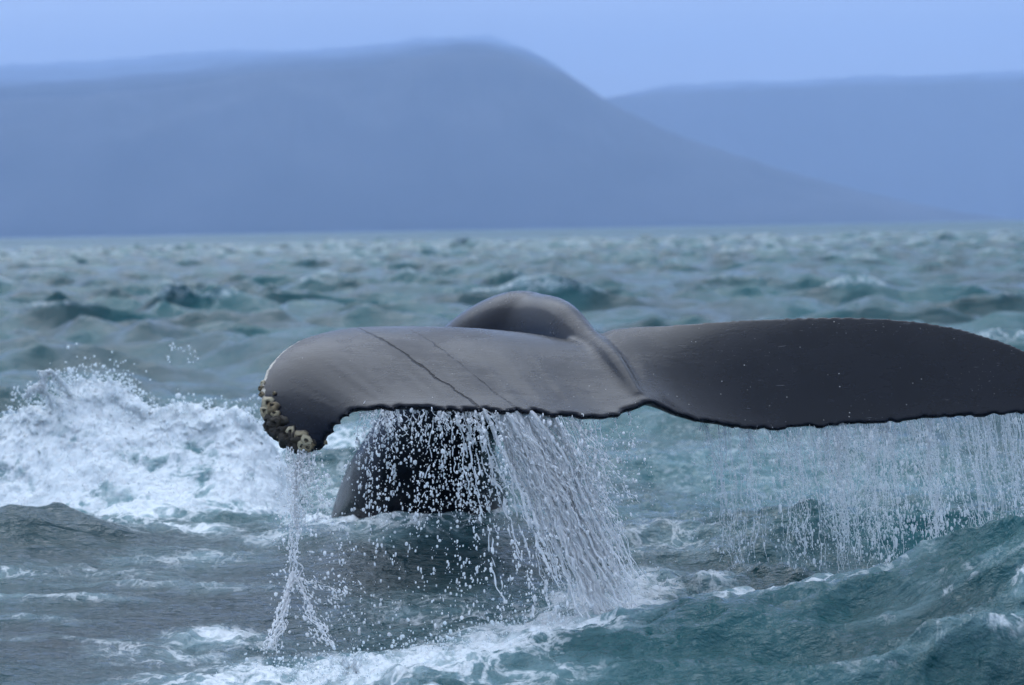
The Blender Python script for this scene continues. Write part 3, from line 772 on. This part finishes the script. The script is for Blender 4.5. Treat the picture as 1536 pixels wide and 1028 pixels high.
# --- water off the barnacled tip
B = Water()
for k in range(22):
    x0 = rng.uniform(425, 478)
    fall(B, x0, 442 + (x0 - 450) * 0.7 + rng.normal(0, 4), rng.uniform(710, 790), rng.uniform(.0018, .004), y0=670, d0=10.29, d1=10.22, wob=0.05, flow=0.04, brk=0.3, nd=14, spread=0.015, n=50)
for k in range(7):
    fall(B, 447 + rng.normal(0, 5), 438 + rng.normal(0, 4), 872, rng.uniform(.003, .006), y0=674, d0=10.29, d1=10.2, wob=0.06, flow=0.03, brk=0.05, nd=24, spread=0.012)
for k in range(9):
    fall(B, 440 + rng.normal(0, 4), 410 + rng.normal(0, 5), 975, rng.uniform(.003, .007), y0=858, d0=10.2, d1=9.9, wob=0.07, brk=0.05, nd=24, spread=0.018, n=50)
for k in range(6):
    fall(B, 442 + rng.normal(0, 4), 484 + rng.normal(0, 5), 965, rng.uniform(.002, .005), y0=865, d0=10.2, d1=9.9, wob=0.09, brk=0.15, nd=24, spread=0.025, n=50)
for k in range(4):
    fall(B, 445, 520 + rng.normal(0, 12), 890 + rng.normal(0, 12), rng.uniform(.0015, .003), y0=868, d0=10.2, d1=9.9, wob=0.12, brk=0.35, nd=16, spread=0.03, n=40)
scatter(B, (415, 680, 490, 680, 540, 960, 400, 960), 800, (10.15, 0.12), 0.0036, worms=0.05)
scatter(B, (430, 700, 480, 700, 500, 780, 430, 780), 400, (10.2, 0.08), 0.0030, worms=0.06)
B.build('falling_water', wt.m, 'thin stream of water splitting in two below the barnacled fluke tip', tuple(P(430, 960, 10.1)))

# --- water off the right fluke
D = Water()
GRP = [(1052, 3, 9), (1088, 5, 12), (1120, 7, 18), (1150, 8, 10), (1178, 6, 16), (1205, 9, 14), (1240, 8, 34), (1262, 9, 30), (1300, 10, 30), (1328, 8, 34), (1358, 9, 16), (1390, 7, 24), (1418, 7, 20), (1448, 9, 16), (1478, 8, 20), (1508, 7, 24), (1535, 9, 22), (1570, 10, 20)]
for cx, wd, nn in GRP:
    sl = rng.uniform(8, 55); dd0 = te_at(cx)[1] + rng.uniform(0.0, 0.12)
    for k in range(nn):
        x0 = cx + rng.normal(0, wd)
        long_ = rng.uniform() < 0.7
        fall(D, x0, x0 + sl + rng.normal(0, 8), rng.uniform(800, 860) if long_ else rng.uniform(670, 760), rng.uniform(.0011, .0030), d0=dd0, wob=0.03, flow=0.05, brk=rng.uniform(0.0, 0.45), nd=30, spread=0.014, n=60, rd=0.0024)
scatter(D, (1130, 640, 1600, 625, 1640, 850, 1160, 850), 4200, (10.5, 0.12), 0.0018, (1.5, 4), 0.9, clump=0.9)
scatter(D, (1220, 640, 1420, 632, 1460, 800, 1270, 800), 2500, (10.5, 0.10), 0.0018, (1.5, 4), 0.9, clump=0.6)
scatter(D, (1030, 640, 1140, 640, 1170, 830, 1040, 830), 500, (10.5, 0.12), 0.0022, (1, 2.4))
D.build('falling_water', vl.m, 'fine misty veil of drops falling from the clean dark fluke', tuple(P(1350, 770, 10.4)))

# ------------------------------------------------------------------ breaking white water beside the tail
def mound(name, prof_pts, d, depth_f, depth_b, label, seed):
    """a lumpy white crest whose outline follows (px, py) points at distance d"""
    pp = np.array(prof_pts, float)
    n, k = 420, 190
    px = np.linspace(pp[0, 0], pp[-1, 0], n)
    cr = catmull(pp, 400)
    py = np.interp(px, cr[:, 0], cr[:, 1])
    top = P(px, py, np.full(n, float(d)))
    t = np.linspace(-1, 1, k)
    sh = np.where(t < 0, np.clip(1 + t, 0, 1) ** 1.5, np.clip(1 - t, 0, 1) ** 0.7)
    yy = top[:, 1][:, None] + np.where(t < 0, t * depth_f, t * depth_b)[None, :]
    xx = np.repeat(top[:, 0][:, None], k, 1)
    bz = sea_z(xx.ravel(), yy.ravel()).reshape(n, k)
    endf = sm(0, 0.12, np.linspace(0, 1, n)) * (1 - sm(0.78, 0.97, np.linspace(0, 1, n)))
    zz = bz - 0.14 + (np.maximum(top[:, 2][:, None] - bz + 0.14, 0.0)) * sh[None, :] * endf[:, None]
    vv = np.stack([xx, yy, zz], -1).reshape(-1, 3)
    s3 = np.array([seed * 7.0, 0, 0])
    wgt = (sh[None, :] * endf[:, None]).ravel()
    a = fbm(vv * 1.6 + s3, 4, 0.55, True); b_ = fbm(vv * 4.5 + s3, 5, 0.6, True); c_ = fbm(vv * 17 + s3, 4, 0.65)
    vv[:, 2] += wgt ** 0.5 * (0.07 * a + 0.06 * b_ + 0.025 * c_ - 0.04)
    vv[:, 0] += wgt * (0.10 * fbm(vv * 3 + s3 + 40, 3) + 0.04 * c_); vv[:, 1] += wgt * (0.14 * fbm(vv * 4 + s3 + 80, 3) + 0.06 * c_)
    o = mesh_obj(name, vv, quads=grid_quads(n, k), mat=m.m, loc=(float(top[n // 2, 0]), float(d), 0))
    attr(o, 'foam', np.clip(0.82 * sm(0.02, 0.40, wgt) + 0.30 * sm(0.6, 0.95, wgt) + 0.75 * (a - 0.3) * (1 - sm(0.75, 1, wgt)), 0, 1.12)); attr(o, 'ripple', np.ones(len(vv)))
    tag(o, label, None, 'stuff')
    return vv, wgt
MOUND = [(-160, 690), (-60, 655), (0, 638), (40, 622), (75, 606), (105, 586), (140, 576), (170, 578), (190, 594), (215, 610), (260, 616), (320, 616), (370, 624), (420, 638), (470, 672), (510, 720)]
mv, mw_ = mound('breaking_wave', MOUND, 15.0, 1.5, 1.2, 'white breaking wave crest beside the barnacled fluke', 1)
E = Water()
def froth(n, wmin, h, rm, jit, xr=None):
    pool = np.where(mw_ > wmin)[0]
    if xr is not None: pool = pool[(mv[pool, 0] > xr[0]) & (mv[pool, 0] < xr[1])]
    sel = rng.choice(pool, n)
    E.drops(mv[sel] + np.stack([rng.normal(0, jit, n), rng.normal(0, jit, n), rng.exponential(h, n)], -1), rng.lognormal(math.log(rm), 0.45, n), rng.uniform(1, 1.3, n), rmax=0.022)
froth(1200, 0.3, 0.012, 0.0045, 0.02)
froth(1500, 0.82, 0.03, 0.0065, 0.05)
xL = P(60, 600, 15.0)[0], P(200, 600, 15.0)[0]
froth(700, 0.85, 0.06, 0.0065, 0.06, xL)
scatter(E, (20, 580, 110, 552, 130, 630, 0, 640), 260, (14.8, 0.2), 0.008, (1, 1.3), worms=0.4)
scatter(E, (380, 590, 430, 590, 430, 640, 340, 640), 130, (14.3, 0.2), 0.007, (1, 1.3), worms=0.07)
scatter(E, (250, 515, 300, 515, 300, 545, 250, 545), 40, (14.8, 0.2), 0.007, (1, 1.3))
def arcw(pts, r, nn=50):
    c = catmull(np.array([P(*p) for p in pts]), nn)
    q = rng.uniform(0, 99); s_ = np.linspace(0, 1, nn)
    c = c + np.stack([fbm(np.stack([s_ * 8 + q, s_ * 0 + k_, s_ * 0], -1), 3) for k_ in (1.1, 4.2, 8.3)], -1) * 0.06
    rad = r * np.clip(0.6 + 1.3 * fbm(np.stack([s_ * 14 + q, s_ * 0, s_ * 0 + 2.2], -1), 3), 0.12, 2)
    E.strand(c, rad, 6)
for k in range(7):                                     # curled lip thrown up at the left of the crest
    j_ = lambda: rng.normal(0, 3)
    arcw([(108 + j_(), 596, 14.9), (90 + j_(), 574, 14.8), (79 + j_(), 560, 14.7), (67 + j_(), 560, 14.7), (62 + j_(), 574, 14.7), (57 + j_(), 590, 14.7)], 0.013)
    arcw([(80 + j_(), 612, 14.8), (62 + j_(), 584, 14.7), (48 + j_(), 583, 14.6), (40 + j_(), 598, 14.6)], 0.010)
E.build('spray', sp.m, 'flying spray and froth above the white breaking wave', tuple(P(150, 620, 14.4)))

# splash where the curtain and the tip stream strike the sea
H = Water()
def crown(px, py, n, h, w, rm):
    g_ = G(px, py); zz = sea_z(g_[0], g_[1])[0]
    pos = np.stack([rng.normal(g_[0], w, n), rng.normal(g_[1], w * 0.8, n), zz + rng.exponential(h, n)], -1)
    H.drops(pos, rng.lognormal(math.log(rm), 0.4, n), rng.uniform(1, 1.5, n))
for a in [(885, 925, 700, 0.06, 0.13, .0036), (830, 935, 600, 0.05, 0.16, .0036), (930, 890, 600, 0.06, 0.14, .0034), (740, 950, 400, 0.03, 0.18, .0034), (650, 970, 400, 0.04, 0.18, .0036), (560, 985, 450, 0.04, 0.16, .0036),
          (470, 985, 450, 0.04, 0.16, .0036), (415, 985, 250, 0.03, 0.1, .0036), (760, 925, 250, 0.04, 0.1, .0036), (690, 960, 350, 0.05, 0.14, .0036)]:
    crown(*a)
for k, (px, py, hh) in enumerate([(525, 985, .13), (480, 975, .07), (500, 985, .08), (690, 960, .06), (532, 990, .09), (520, 982, .11), (610, 975, .05), (840, 930, .06), (900, 915, .07)]):
    g_ = G(px, py); z0 = sea_z(g_[0], g_[1])[0]                # upright jets
    for q in range(5):
        s_ = np.linspace(0, 1, 24); lean = rng.normal(-0.2, 0.35); h2 = hh * rng.uniform(0.5, 1)
        pts = np.stack([g_[0] + rng.normal(0, 0.015) + lean * h2 * s_ ** 1.5, g_[1] + 0 * s_, z0 - 0.03 + (h2 + 0.03) * s_], -1) + rng.normal(0, 0.003, (24, 3))
        H.strand(pts, 0.013 * (1 - s_) ** 0.8 * rng.uniform(0.6, 1.3, 24) + 0.002, 6)
H.build('splash', sp.m, 'white splash where falling water strikes the sea', tuple(G(700, 960)))
